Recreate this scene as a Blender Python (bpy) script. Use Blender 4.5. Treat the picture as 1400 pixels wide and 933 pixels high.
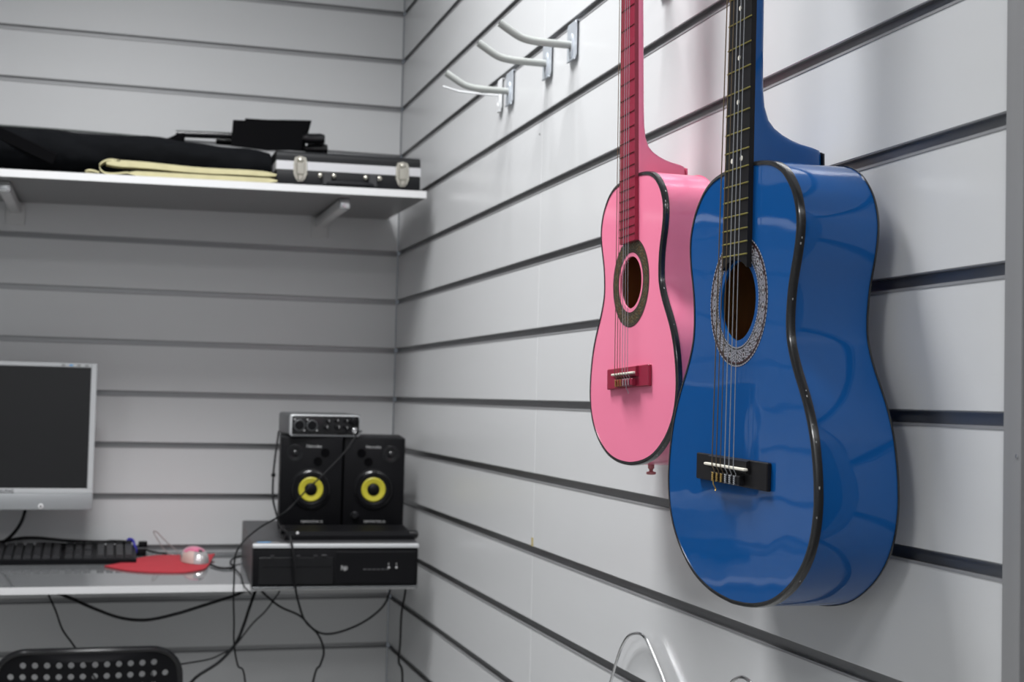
import bpy, bmesh, math, random
from mathutils import Vector, Matrix
for o in list(bpy.data.objects): bpy.data.objects.remove(o)
S = bpy.context.scene
COL = S.collection
random.seed(7)
PI = math.pi

# ------------------------------------------------------------------ camera
def make_camera():
    yaw, pitch, roll = 0.28128, 0.04157, 0.0236
    cy, sy, cp, sp = math.cos(yaw), math.sin(yaw), math.cos(pitch), math.sin(pitch)
    f = Vector((sy*cp, cy*cp, sp)); r = Vector((cy, -sy, 0)); u = r.cross(f)
    r2 = math.cos(roll)*r + math.sin(roll)*u
    u2 = -math.sin(roll)*r + math.cos(roll)*u
    cam = bpy.data.cameras.new('camera')
    cam.sensor_width = 36; cam.lens = 1911.96*36/1400
    cam.clip_start = 0.02
    cam.dof.use_dof = True; cam.dof.focus_distance = 1.32; cam.dof.aperture_fstop = 10.5
    o = bpy.data.objects.new('camera', cam); COL.objects.link(o)
    m = Matrix((r2, u2, -f)).transposed().to_4x4()
    m.translation = Vector((-0.62537, -3.11273, 0.00713))
    o.matrix_world = m
    S.camera = o
make_camera()

# ------------------------------------------------------------------ world, lamps, exposure
w = bpy.data.worlds.new('world'); S.world = w; w.use_nodes = True
w.node_tree.nodes['Background'].inputs[0].default_value = (0.8, 0.88, 1, 1)
w.node_tree.nodes['Background'].inputs[1].default_value = 0.05
S.view_settings.view_transform = 'Standard'; S.view_settings.look = 'None'
S.view_settings.gamma = 1; S.view_settings.use_curve_mapping = False
S.view_settings.exposure = 0.95
CEIL = 1.54; FLOOR = -1.16
LAMPS = [  # x, y, size x, size y, power
    (-0.70, -1.42, 0.55, 0.55, 14.4),
    (-0.60, -4.30, 0.55, 0.55, 15.5),
    (-2.05, -3.30, 0.55, 0.55, 9.5),
    (-0.48, -0.95, 0.25, 0.25, 3.3),
]
def lamp_light(i, x, y, sx, sy, p, spr=150):
    l = bpy.data.lights.new('ceiling_lamp_light', 'AREA'); l.shape = 'RECTANGLE'
    l.size = sx; l.size_y = sy; l.energy = p; l.color = (0.985, 0.992, 1.0); l.spread = math.radians(spr)
    o = bpy.data.objects.new('ceiling_lamp_light', l); COL.objects.link(o); o.location = (x, y, CEIL-0.035)
for i, a in enumerate(LAMPS): lamp_light(i, *a, spr=(130, 170, 165, 130)[i])

# ------------------------------------------------------------------ materials
def mat(name, col, rough=0.5, metal=0.0, coat=0.0, coat_rough=0.05, noise=None, bump=None, spec=0.5, emit=None):
    m = bpy.data.materials.new(name); m.use_nodes = True
    nt = m.node_tree; b = nt.nodes['Principled BSDF']
    c = tuple(col)+(1,)
    b.inputs['Base Color'].default_value = c
    b.inputs['Roughness'].default_value = rough; b.inputs['Metallic'].default_value = metal
    b.inputs['Coat Weight'].default_value = coat; b.inputs['Coat Roughness'].default_value = coat_rough
    b.inputs['Specular IOR Level'].default_value = spec
    if noise or bump:
        tc = nt.nodes.new('ShaderNodeTexCoord'); mp = nt.nodes.new('ShaderNodeMapping')
        nt.links.new(tc.outputs['Object'], mp.inputs[0])
    if noise:       # (scale xyz, amount)
        sc, amt = noise
        mp.inputs['Scale'].default_value = sc
        n = nt.nodes.new('ShaderNodeTexNoise'); n.inputs['Scale'].default_value = 1; n.inputs['Detail'].default_value = 5
        nt.links.new(mp.outputs[0], n.inputs[0])
        mx = nt.nodes.new('ShaderNodeMix'); mx.data_type = 'RGBA'
        mx.inputs[6].default_value = tuple(v*(1-amt) for v in col)+(1,)
        mx.inputs[7].default_value = tuple(min(1, v*(1+amt)) for v in col)+(1,)
        nt.links.new(n.outputs[0], mx.inputs[0]); nt.links.new(mx.outputs[2], b.inputs['Base Color'])
    if bump:        # (scale, strength, distance)
        n2 = nt.nodes.new('ShaderNodeTexNoise'); n2.inputs['Scale'].default_value = bump[0]; n2.inputs['Detail'].default_value = 2
        nt.links.new(tc.outputs['Object'], n2.inputs[0])
        bp = nt.nodes.new('ShaderNodeBump'); bp.inputs['Strength'].default_value = bump[1]; bp.inputs['Distance'].default_value = bump[2]
        nt.links.new(n2.outputs[0], bp.inputs['Height'])
        nt.links.new(bp.outputs[0], b.inputs['Coat Normal' if coat else 'Normal'])
    if emit:
        b.inputs['Emission Color'].default_value = tuple(emit[0])+(1,); b.inputs['Emission Strength'].default_value = emit[1]
    return m
M = {}
M['slat'] = mat('white_laminate', (0.606, 0.611, 0.618), 0.27, noise=((3, 3, 30), 0.015), spec=0.45)
M['rail'] = mat('groove_aluminium', (0.27, 0.272, 0.277), 0.36, metal=0.8, noise=((2, 2, 60), 0.15))
M['rail_lip'] = mat('groove_lip_aluminium', (0.30, 0.30, 0.31), 0.4, metal=0.2)
M['core'] = mat('board_core', (0.10, 0.095, 0.09), 0.9)
M['plaster'] = mat('painted_plaster', (0.42, 0.43, 0.44), 0.8, noise=((4, 4, 4), 0.04))
M['ceiling'] = mat('ceiling_paint', (0.55, 0.56, 0.57), 0.9, noise=((8, 8, 8), 0.03))
M['floor'] = mat('grey_vinyl', (0.32, 0.32, 0.31), 0.5, noise=((20, 20, 20), 0.2))
M['post'] = mat('brushed_aluminium_post', (0.28, 0.28, 0.285), 0.42, metal=0.2, noise=((80, 80, 2), 0.08))
M['door'] = mat('dark_door', (0.03, 0.03, 0.033), 0.4)
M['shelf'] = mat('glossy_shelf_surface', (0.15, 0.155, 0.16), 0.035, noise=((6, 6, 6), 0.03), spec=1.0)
M['shelf_edge'] = mat('white_edge_band', (0.66, 0.66, 0.665), 0.35)
M['shelf_under'] = mat('shelf_underside', (0.17, 0.17, 0.17), 0.3, noise=((5, 9, 5), 0.08))
M['chrome'] = mat('chrome', (0.70, 0.70, 0.71), 0.16, metal=1)
M['steel'] = mat('zinc_steel', (0.62, 0.66, 0.71), 0.22, metal=0.45)
M['grey_rubber'] = mat('grey_rubber_sleeve', (0.36, 0.375, 0.36), 0.42)
M['white_coat'] = mat('white_powder_coat', (0.72, 0.73, 0.74), 0.35)
M['bracket'] = mat('bracket_grey', (0.58, 0.58, 0.58), 0.35)
M['blue'] = mat('blue_gloss_lacquer', (0.001, 0.073, 0.268), 0.5, coat=0.8, coat_rough=0.03, bump=(9, 0.25, 0.004), spec=0.08)
M['pink'] = mat('pink_gloss_lacquer', (0.88, 0.225, 0.365), 0.42, coat=0.7, coat_rough=0.09, bump=(9, 0.2, 0.004), spec=0.15)
M['binding'] = mat('black_binding', (0.012, 0.012, 0.013), 0.25, coat=0.4)
M['wood_in'] = mat('bare_wood_interior', (0.55, 0.28, 0.10), 0.7, noise=((60, 60, 4), 0.3))
M['black_wood'] = mat('black_fretboard', (0.009, 0.0085, 0.010), 0.42, noise=((90, 90, 5), 0.3), spec=0.22)
M['crimson'] = mat('crimson_fretboard', (0.27, 0.012, 0.040), 0.38, noise=((90, 90, 5), 0.15))
M['brass'] = mat('worn_brass_fret', (0.40, 0.35, 0.10), 0.35, metal=0.7)
M['red_fret'] = mat('dull_red_fret', (0.20, 0.02, 0.03), 0.35, metal=0.4)
M['bone'] = mat('ivory_plastic', (0.80, 0.76, 0.66), 0.35)
M['nylon'] = mat('clear_nylon_string', (0.30, 0.31, 0.33), 0.3)
M['bronze'] = mat('wound_bass_string', (0.20, 0.15, 0.10), 0.35, metal=0.8)
M['gold'] = mat('gold_string_end', (0.55, 0.38, 0.12), 0.3, metal=0.9)
M['black'] = mat('black_plastic', (0.004, 0.004, 0.005), 0.45, spec=0.14)
M['black_gloss'] = mat('black_gloss_plastic', (0.006, 0.006, 0.007), 0.2, spec=0.4)
M['black_vinyl'] = mat('black_vinyl_wrap', (0.007, 0.0075, 0.009), 0.5, spec=0.3, bump=(350, 0.3, 0.0006))
M['dark_grey'] = mat('dark_grey_metal', (0.035, 0.035, 0.038), 0.4, noise=((20, 20, 20), 0.1))
M['mid_grey'] = mat('mid_grey_metal', (0.11, 0.115, 0.12), 0.35, metal=0.3)
M['silver'] = mat('silver_plastic', (0.50, 0.51, 0.52), 0.35, metal=0.2)
M['silver_low'] = mat('silver_plastic_bezel', (0.30, 0.31, 0.32), 0.35, metal=0.2)
M['screen'] = mat('dark_screen', (0.008, 0.008, 0.009), 0.3)
M['yellow'] = mat('yellow_cone', (0.46, 0.41, 0.025), 0.45)
M['print'] = mat('white_print', (0.42, 0.42, 0.42), 0.5)
M['print_dark'] = mat('dark_print', (0.03, 0.03, 0.035), 0.5)
M['print_blue'] = mat('blue_print', (0.10, 0.32, 0.60), 0.5)
M['grey_mark'] = mat('grey_print', (0.22, 0.22, 0.22), 0.4)
M['nylon_bag'] = mat('black_nylon_cloth', (0.0055, 0.006, 0.007), 0.8, bump=(12, 0.8, 0.03), spec=0.03)
M['cloth'] = mat('black_felt_cloth', (0.0025, 0.0025, 0.003), 0.9, spec=0.05)
M['zip'] = mat('grey_zip', (0.10, 0.11, 0.105), 0.6)
M['cream'] = mat('cream_cotton', (0.50, 0.46, 0.27), 0.85, noise=((40, 40, 40), 0.12), bump=(40, 0.5, 0.004))
M['alu_band'] = mat('aluminium_band', (0.56, 0.56, 0.58), 0.4, metal=0.25)
M['red'] = mat('red_mouse_mat', (0.40, 0.022, 0.035), 0.75, noise=((30, 30, 30), 0.1))
M['mouse_pink'] = mat('pink_mouse_shell', (0.62, 0.13, 0.25), 0.2, coat=1)
M['mouse_silver'] = mat('silver_mouse_shell', (0.62, 0.60, 0.60), 0.15, metal=0.5)
M['cable'] = mat('black_rubber_cable', (0.006, 0.006, 0.007), 0.45, spec=0.2)
M['tie'] = mat('blue_cable_tie', (0.015, 0.012, 0.30), 0.4)
M['wire'] = mat('thin_pale_wire', (0.40, 0.38, 0.37), 0.3, metal=0.5)
M['tape'] = mat('yellowed_tape', (0.42, 0.34, 0.15), 0.7)
M['peg'] = mat('dull_pink_plastic', (0.62, 0.26, 0.26), 0.5)
M['lamp'] = mat('lamp_diffuser', (0.9, 0.9, 0.9), 0.5, emit=((0.96, 0.985, 1.0), 0.8))
# colour-attribute print material for the rosettes
def print_mat():
    m = bpy.data.materials.new('rosette_print'); m.use_nodes = True
    b = m.node_tree.nodes['Principled BSDF']
    a = m.node_tree.nodes.new('ShaderNodeVertexColor'); a.layer_name = 'print'
    m.node_tree.links.new(a.outputs[0], b.inputs['Base Color'])
    b.inputs['Roughness'].default_value = 0.35; b.inputs['Coat Weight'].default_value = 0.5
    return m
M['rosette'] = print_mat()

# ------------------------------------------------------------------ mesh helpers
def obj(name, bm, material, parent=None, smooth=35, loc=None, rot=None):
    me = bpy.data.meshes.new(name)
    bmesh.ops.recalc_face_normals(bm, faces=bm.faces[:])
    bm.to_mesh(me); bm.free()
    if smooth:
        for p in me.polygons: p.use_smooth = True
        me.set_sharp_from_angle(angle=math.radians(smooth))
    ms = material if isinstance(material, (list, tuple)) else [material]
    for x in ms: me.materials.append(M[x] if isinstance(x, str) else x)
    o = bpy.data.objects.new(name, me); COL.objects.link(o)
    if parent is not None: o.parent = parent
    if loc is not None: o.location = loc
    if rot is not None: o.rotation_euler = rot
    return o
def dup(o, parent=None, loc=None):
    c = o.copy(); COL.objects.link(c)
    if parent is not None: c.parent = parent
    if loc is not None: c.location = loc
    return c
def tag(o, label=None, cat=None, group=None, kind=None):
    if label: o['label'] = label
    if cat: o['category'] = cat
    if group: o['group'] = group
    if kind: o['kind'] = kind
    return o
def thing(name, label, cat, loc=(0, 0, 0), rot=(0, 0, 0), group=None, kind=None):
    o = bpy.data.objects.new(name, None); COL.objects.link(o); o.empty_display_size = 0.05
    o.location = loc; o.rotation_euler = rot
    return tag(o, label, cat, group, kind)
def new(): return bmesh.new()
def box(bm, x0, x1, y0, y1, z0, z1, bevel=0, seg=1, mi=0):
    r = bmesh.ops.create_cube(bm, size=1)
    vs = r['verts']
    for v in vs:
        v.co = Vector(((x0+x1)/2+v.co.x*(x1-x0), (y0+y1)/2+v.co.y*(y1-y0), (z0+z1)/2+v.co.z*(z1-z0)))
    fs = set(f for v in vs for f in v.link_faces)
    for f in fs: f.material_index = mi
    if bevel:
        es = list(set(e for v in vs for e in v.link_edges))
        rr = bmesh.ops.bevel(bm, geom=es, offset=bevel, segments=seg, profile=0.5, affect='EDGES')
        for f in rr['faces']: f.material_index = mi
    return bm
def bx(*a, **k): return box(new(), *a, **k)
def tube(bm, pts, r, seg=8, cap=True, mi=0):
    pts = [Vector(p) for p in pts]; n = len(pts)
    rs = r if isinstance(r, (list, tuple)) else [r]*n
    T = []
    for i in range(n):
        t = (pts[min(i+1, n-1)]-pts[max(i-1, 0)])
        T.append(t.normalized() if t.length > 1e-9 else Vector((0, 0, 1)))
    up = Vector((0, 0, 1)) if abs(T[0].z) < 0.9 else Vector((1, 0, 0))
    nrm = (up-T[0]*up.dot(T[0])).normalized()
    rings = []
    for i in range(n):
        nrm = nrm-T[i]*nrm.dot(T[i])
        nrm.normalize()
        b = T[i].cross(nrm)
        rings.append([bm.verts.new(pts[i]+rs[i]*(math.cos(a)*nrm+math.sin(a)*b)) for a in [2*PI*k/seg for k in range(seg)]])
    for i in range(n-1):
        for k in range(seg):
            f = bm.faces.new((rings[i][k], rings[i][(k+1) % seg], rings[i+1][(k+1) % seg], rings[i+1][k])); f.material_index = mi
    if cap:
        bm.faces.new(rings[0][::-1]).material_index = mi; bm.faces.new(rings[-1]).material_index = mi
    return bm
def smooth_path(pts, k=6):
    P = [Vector(p) for p in pts]; out = []
    for i in range(len(P)-1):
        a = P[max(i-1, 0)]; b = P[i]; c = P[i+1]; d = P[min(i+2, len(P)-1)]
        for j in range(k):
            t = j/k
            out.append(0.5*((2*b)+(c-a)*t+(2*a-5*b+4*c-d)*t*t+(3*b-a-3*c+d)*t**3))
    out.append(P[-1]); return out
def lathe(bm, prof, seg=24, mat4=None, mi=0):
    """prof: (radius, height) pairs about local z"""
    rings = []
    for r, h in prof:
        ring = []
        for k in range(seg):
            a = 2*PI*k/seg; p = Vector((r*math.cos(a), r*math.sin(a), h))
            if mat4 is not None: p = mat4 @ p
            ring.append(bm.verts.new(p))
        rings.append(ring)
    for i in range(len(rings)-1):
        for k in range(seg):
            f = bm.faces.new((rings[i][k], rings[i][(k+1) % seg], rings[i+1][(k+1) % seg], rings[i+1][k])); f.material_index = mi
    bm.faces.new(rings[0][::-1]).material_index = mi; bm.faces.new(rings[-1]).material_index = mi
    return bm
def prism(bm, poly, depth, tf=lambda u, v, w: (u, v, w), mi=0):
    """extrude a 2-d polygon between w=0 and w=depth"""
    a = [bm.verts.new(tf(u, v, 0)) for u, v in poly]; b = [bm.verts.new(tf(u, v, depth)) for u, v in poly]
    n = len(poly)
    for i in range(n): bm.faces.new((a[i], a[(i+1) % n], b[(i+1) % n], b[i])).material_index = mi
    bm.faces.new(a[::-1]).material_index = mi; bm.faces.new(b).material_index = mi
    return bm
FRONT = Matrix.Rotation(PI/2, 4, 'X')      # lathe axis z -> -y (towards the viewer of a front face)
def at(x, y, z): return Matrix.Translation((x, y, z)) @ FRONT
def text_obj(name, body, size, material, parent, loc, rot=(PI/2, 0, 0), depth=0.0002):
    c = bpy.data.curves.new(name, 'FONT'); c.body = body; c.size = size; c.extrude = depth
    c.align_x = 'CENTER'; c.align_y = 'CENTER'; c.resolution_u = 3
    t = bpy.data.objects.new(name, c); COL.objects.link(t)
    dg = bpy.context.evaluated_depsgraph_get(); dg.update()
    me = bpy.data.meshes.new_from_object(t.evaluated_get(dg))
    bpy.data.objects.remove(t); me.name = name
    me.materials.clear(); me.materials.append(M[material])
    o = bpy.data.objects.new(name, me); COL.objects.link(o); o.parent = parent
    o.location = loc; o.rotation_euler = rot
    return o

# ------------------------------------------------------------------ slatted walls
P = 0.11; GAP = 0.0118
K0, K1 = -10, 14          # grooves
POST_Y = -2.2385
def slat_mesh(L, axis):
    b = new(); h = (P-GAP)/2
    if axis == 'x': box(b, -L/2, L/2, 0, 0.016, -h, h, 0.0008)
    else: box(b, 0, 0.016, -L/2, L/2, -h, h, 0.0008)
    return b
def rail_mesh(L, axis):
    b = new(); g = GAP/2
    def bb(d0, d1, z0, z1):
        if axis == 'x': box(b, -L/2, L/2, d0, d1, z0, z1)
        else: box(b, d0, d1, -L/2, L/2, z0, z1)
    bb(0.0050, 0.0062, -g, g)                # web
    bb(0.0003, 0.0050, -g, -g+0.0011)        # lower flange
    n0 = len(b.faces)
    bb(-0.0006, 0.0006, -g-0.0007, -g+0.0017)  # rolled lower lip
    b.faces.ensure_lookup_table()
    for f in b.faces[n0:]: f.material_index = 1
    bb(0.0003, 0.0050, g-0.0009, g)          # upper flange
    return b
def slat_wall(name, label, axis, panels, rails):
    L0 = min(p[0] for p in panels); L1 = max(p[1] for p in panels)
    b = new()
    if axis == 'x': box(b, L0, L1, 0.0165, 0.03, FLOOR, CEIL)
    else: box(b, 0.0165, 0.03, L0, L1, FLOOR, CEIL)
    w_ = obj(name, b, 'core', smooth=0); tag(w_, label, 'wall', kind='structure')
    for (a, c) in panels:
        L = c-a-0.0011; m = (a+c)/2; first = None
        for k in range(K0, K1):
            z = (k+0.5)*P
            loc = (m, 0, z) if axis == 'x' else (0, m, z)
            if first is None: first = obj('slat', slat_mesh(L, axis), 'slat', w_, loc=loc)
            else: dup(first, w_, loc)
    for (a, c) in rails:
        L = c-a-0.0008; m = (a+c)/2; first = None
        for k in range(K0+1, K1):
            loc = (m, 0, k*P) if axis == 'x' else (0, m, k*P)
            if first is None: first = obj('groove_rail', rail_mesh(L, axis), ['rail', 'rail_lip'], w_, loc=loc)
            else: dup(first, w_, loc)
    return w_
slat_wall('wall_back', 'light grey white slatted panel wall behind the desk', 'x', [(-1.2, -0.001), (-2.4, -1.2)], [(-1.2, -0.001), (-2.4, -1.2)])
slat_wall('wall_right', 'light grey white slatted panel wall carrying hooks and guitars', 'y',
          [(-1.088, 0), (POST_Y, -1.088)], [(-1.103, 0), (POST_Y, -1.103)])
def struct(name, bm, m, label, cat='wall'):
    return tag(obj(name, bm, m, smooth=0), label, cat, kind='structure')
struct('wall_left', bx(-2.45, -2.40, -5.0, 0.03, FLOOR, CEIL), 'plaster', 'plain wall on the far left side of the room')
struct('wall_front', bx(-2.45, 0.08, -5.05, -5.0, FLOOR, CEIL), 'plaster', 'plain wall behind the camera')
struct('wall_side', bx(0.0, 0.05, -5.0, -3.20, FLOOR, CEIL), 'plaster', 'plain wall beyond the dark door')
struct('floor', bx(-2.45, 0.08, -5.05, 0.03, FLOOR-0.05, FLOOR), 'floor', 'dark grey floor', 'floor')
struct('ceiling', bx(-2.45, 0.08, -5.05, 0.03, CEIL, CEIL+0.05), 'ceiling', 'pale ceiling', 'ceiling')
struct('door_1', bx(0.004, 0.04, -3.20, POST_Y-0.0200, FLOOR, CEIL), 'door', 'dark door leaf beside the aluminium post at the right edge', 'door')
# aluminium end post
b = new(); box(b, -0.0015, 0.018, POST_Y-0.0205, POST_Y, FLOOR, CEIL, 0.0006)
post = struct('trim_1', b, 'post', 'vertical brushed aluminium end profile closing the slatted wall on the right', 'trim')
sc = new(); lathe(sc, [(0.0014, 0), (0.0014, 0.0006), (0.0006, 0.0010)], 12, Matrix.Translation((-0.0015, POST_Y-0.0165, -0.025)) @ Matrix.Rotation(-PI/2, 4, 'Y'))
obj('screw_head', sc, 'chrome', post)
# light fittings
for i, (x, y, sx, sy, p) in enumerate(LAMPS):
    t = thing('ceiling_light', ['square ceiling light panel over the desk corner', 'square ceiling light panel above the camera', 'square ceiling light panel near the left wall', 'small square ceiling light nearest the room corner'][i], 'light', (x, y, CEIL))
    b = new()
    for a in ((-sx/2-0.02, -sx/2, -sy/2-0.02, sy/2+0.02), (sx/2, sx/2+0.02, -sy/2-0.02, sy/2+0.02), (-sx/2, sx/2, -sy/2-0.02, -sy/2), (-sx/2, sx/2, sy/2, sy/2+0.02)):
        box(b, *a, -0.03, 0)
    obj('frame', b, 'white_coat', t, smooth=0)
    obj('diffuser', bx(-sx/2, sx/2, -sy/2, sy/2, -0.022, -0.016), 'lamp', t, smooth=0)

# bits on the right wall
tag(obj('tape_scrap', bx(-0.0006, 0.0, -0.0045, 0.0045, -0.0065, 0.0065), 'tape', loc=(0, -1.085, -0.2075)), 'small yellowed tape scrap on the right wall at the panel seam', 'tape')
tag(obj('wall_plug', lathe(new(), [(0.0022, 0), (0.0018, 0.0008)], 10, Matrix.Rotation(-PI/2, 4, 'Y')), 'grey_mark', loc=(0, -1.075, 0.415)), 'tiny grey screw plug on the panel seam below the hooks', 'plug')

# ------------------------------------------------------------------ guitars
OUT = [(0, 0), (0.0, 0.05), (0.003, 0.10), (0.012, 0.155), (0.03, 0.2), (0.053, 0.231), (0.085, 0.26), (0.121, 0.278), (0.155, 0.285), (0.189, 0.283), (0.225, 0.275),
       (0.258, 0.2645), (0.293, 0.255), (0.329, 0.250), (0.363, 0.2485), (0.397, 0.2525), (0.43, 0.266), (0.466, 0.2875), (0.50, 0.312), (0.534, 0.3355), (0.568, 0.355),
       (0.603, 0.371), (0.637, 0.382), (0.671, 0.390), (0.706, 0.3945), (0.742, 0.396), (0.777, 0.392), (0.811, 0.383), (0.845, 0.367), (0.879, 0.342),
       (0.915, 0.303), (0.947, 0.252), (0.970, 0.20), (0.987, 0.135), (0.996, 0.07), (1.0, 0)]
def outline(L, wx, inset=0.0):
    pts = smooth_path([(w_*L*wx*(1-0.022*max(0, min(1, (t-0.4)*4))), -t*L, 0) for t, w_ in OUT], 3)
    R = [(p.x, p.y) for p in pts]
    full = R+[(-x, z) for x, z in R[-2:0:-1]]
    if inset:
        n = len(full); res = []
        for i in range(n):
            a = Vector(full[i-1]); c = Vector(full[(i+1) % n]); t = (c-a)
            if t.length < 1e-9: t = Vector((1, 0))
            t.normalize(); nn = Vector((t.y, -t.x))     # loop runs clockwise: right side first, downwards
            res.append((full[i][0]+nn.x*inset, full[i][1]+nn.y*inset))
        full = res
    return full
def guitar(name, label, L, wx, depth, colour, board_mat, fret_mat, ht, loc, rot, hole_t, board_end, dots, palette, string_gap, end_peg):
    G = thing(name, label, 'guitar', loc, rot)
    o0 = outline(L, wx); n = len(o0)
    # orientation check so that a positive inset goes inwards
    oi = outline(L, wx, 0.003)
    if max(p[0] for p in oi) > max(p[0] for p in o0): sgn = -1
    else: sgn = 1
    oi = outline(L, wx, sgn*0.0028)
    hz = -hole_t*L; hr = 0.0905*L
    # soundboard with its hole
    def plate(outl, y0, y1, hole=None):
        bm = new()
        for y in (y0, y1):
            vs = [bm.verts.new((x, y, z)) for x, z in outl]
            es = [bm.edges.new((vs[i], vs[(i+1) % len(vs)])) for i in range(len(vs))]
            if hole:
                hv = [bm.verts.new((hole[0]+hole[2]*math.cos(2*PI*k/64), y, hole[1]+hole[2]*math.sin(2*PI*k/64))) for k in range(64)]
                es += [bm.edges.new((hv[i], hv[(i+1) % 64])) for i in range(64)]
            bmesh.ops.triangle_fill(bm, use_beauty=True, use_dissolve=False, edges=es)
            if y == y0: A = vs; HA = hv if hole else None
            else: B = vs; HB = hv if hole else None
        for i in range(len(A)): bm.faces.new((A[i], A[(i+1) % len(A)], B[(i+1) % len(A)], B[i]))
        if hole:
            for i in range(64): bm.faces.new((HA[i], HA[(i+1) % 64], HB[(i+1) % 64], HB[i]))
        return bm
    obj('soundboard', plate(oi, -0.0022, 0.0, (0, hz, hr)), colour, G, smooth=30)
    obj('back', plate(oi, -depth, -depth+0.0022), [colour], G, smooth=30)
    # sides: lacquer outside, bare wood inside
    bm = new(); oin = outline(L, wx, sgn*0.0045)
    rows = [(o0, -0.0006), (o0, -depth+0.0006)]
    NY = 6
    outer = [[bm.verts.new((x, -0.0006+(-depth+0.0012)*j/NY, z)) for x, z in o0] for j in range(NY+1)]
    inner = [[bm.verts.new((x, -0.0022+(-depth+0.0044)*j, z)) for x, z in oin] for j in (0, 1)]
    for j in range(NY):
        for i in range(n): bm.faces.new((outer[j][i], outer[j][(i+1) % n], outer[j+1][(i+1) % n], outer[j+1][i])).material_index = 0
    for i in range(n):
        bm.faces.new((inner[0][i], inner[0][(i+1) % n], inner[1][(i+1) % n], inner[1][i])).material_index = 1
        bm.faces.new((outer[0][i], outer[0][(i+1) % n], inner[0][(i+1) % n], inner[0][i])).material_index = 1
        bm.faces.new((outer[NY][i], outer[NY][(i+1) % n], inner[1][(i+1) % n], inner[1][i])).material_index = 1
    obj('side_rim', bm, [colour, 'wood_in'], G)
    # bare wood lining of top and back, seen through the hole
    obj('inner_lining', plate(outline(L, wx, sgn*0.006), -depth+0.0023, -depth+0.003), 'wood_in', G)
    # bindings (front wide, back thin), with small chips of wear
    def binding(dirn, ybase, wd, chips):
        bm = new()
        offs = [(-0.0005, -0.0004), (-0.0005, wd), (0.0006, wd), (0.0030, 0.0006), (0.0030, -0.0006), (0.0006, -0.0009)]
        offs = [(0.0032, -0.0006), (0.0012, -0.0008), (-0.0003, 0.0), (-0.0009, 0.0012), (-0.0009, wd), (0.0010, wd), (0.0032, 0.0015)]
        loops = []
        for ins, dd in offs:
            ol = outline(L, wx, sgn*ins)
            loops.append([bm.verts.new((x, ybase+dirn*dd, z)) for x, z in ol])
        m_ = len(offs)
        for a in range(m_):
            for i in range(n):
                bm.faces.new((loops[a][i], loops[a][(i+1) % n], loops[(a+1) % m_][(i+1) % n], loops[(a+1) % m_][i]))
        return bm
    fb = obj('front_binding', binding(-1, 0.0, 0.0058 if L > 0.35 else 0.0052, True), 'binding', G)
    obj('back_binding', binding(1, -depth, 0.0020, False), 'binding' if colour == 'blue' else colour, G)
    # worn chips on the front binding
    bm = new(); rnd = random.Random(3 if L > 0.35 else 9)
    oo = outline(L, wx, -sgn*0.00095)
    for c in range(26):
        i = rnd.randrange(n); x, z = oo[i]
        if z > -0.05*L: continue
        s = rnd.uniform(0.0006, 0.0013)
        x2, z2 = oo[(i+1) % n]; t = Vector((x2-x, z2-z))
        if t.length < 1e-6: continue
        t.normalize(); yy = -rnd.uniform(0.0006, 0.0035)
        q = [(x-t.x*s, yy-s*.4, z-t.y*s), (x+t.x*s, yy-s*.5, z+t.y*s), (x+t.x*s*.6, yy+s*.5, z+t.y*s*.6), (x-t.x*s*.7, yy+s*.3, z-t.y*s*.7)]
        bm.faces.new([bm.verts.new(p) for p in q])
    tag(obj('worn_chip', bm, 'print', fb, smooth=0), kind='stuff')
    # rosette ring, pattern printed per face
    bm = new(); NA, NR = 264, 14; r0, r1 = 0.106*L, 0.1507*L
    if L < 0.35: r0, r1 = 0.104*L, 0.155*L
    V = [[bm.verts.new(((r0+(r1-r0)*j/NR)*math.cos(2*PI*i/NA), 0.0003, hz+(r0+(r1-r0)*j/NR)*math.sin(2*PI*i/NA))) for i in range(NA)] for j in range(NR+1)]
    cl = bm.loops.layers.color.new('print')
    for j in range(NR):
        for i in range(NA):
            f = bm.faces.new((V[j][i], V[j][(i+1) % NA], V[j+1][(i+1) % NA], V[j+1][i]))
            for l in f.loops: l[cl] = palette(i, j, NA, NR)+(1,)
    ro = obj('rosette', bm, 'rosette', G, smooth=0)
    # neck and heel as one loft, below the fretboard
    sl = 1.365*L; sad = -0.69*L; nut = sad+sl
    wn, we = (0.112*L, 0.132*L) if colour == 'blue' else (0.113*L, 0.133*L)
    def bw(z):
        k = (z-(-board_end*L))/(nut+board_end*L); return we+(wn-we)*max(0, min(1, k))
    d0 = 0.0300*L
    prof = [(0.001, 1.0), (0.012, 0.99), (0.035, 0.985), (0.0430, 0.965), (0.0480, 0.88), (0.0525, 0.74), (0.060, 0.60), (0.070, 0.47), (0.083, 0.35), (0.10, 0.26), (0.13, 0.195), (0.17, 0.165), (0.25, 0.155)]
    bm = new(); rings = []
    zs = [(h*L, dd*depth) for h, dd in prof]+[(nut*0.6, 0.150*depth), (nut-0.004, 0.145*depth)]
    for z, d in zs:
        k = max(0.0, (d/depth-0.16)/0.84); ring = []
        W = bw(z)
        for q in range(19):
            a = PI*q/18; ca, sa = math.cos(a), math.sin(a)
            ex = 0.55 if k < 0.1 else 0.55-0.25*k
            x = math.copysign(abs(ca)**ex, ca)*W/2; y = (abs(sa)**ex)*d
            fr = y/max(depth, 1e-6)
            x *= 1-0.30*min(1, fr*1.1)
            ring.append(bm.verts.new((x, -y+0.0005 if y < 0.0002 else -y, z)))
        rings.append(ring)
    for a in range(len(rings)-1):
        for q in range(18): bm.faces.new((rings[a][q], rings[a][q+1], rings[a+1][q+1], rings[a+1][q]))
        bm.faces.new((rings[a][18], rings[a][0], rings[a+1][0], rings[a+1][18]))
    bm.faces.new(rings[0]); bm.faces.new(rings[-1][::-1])
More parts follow.
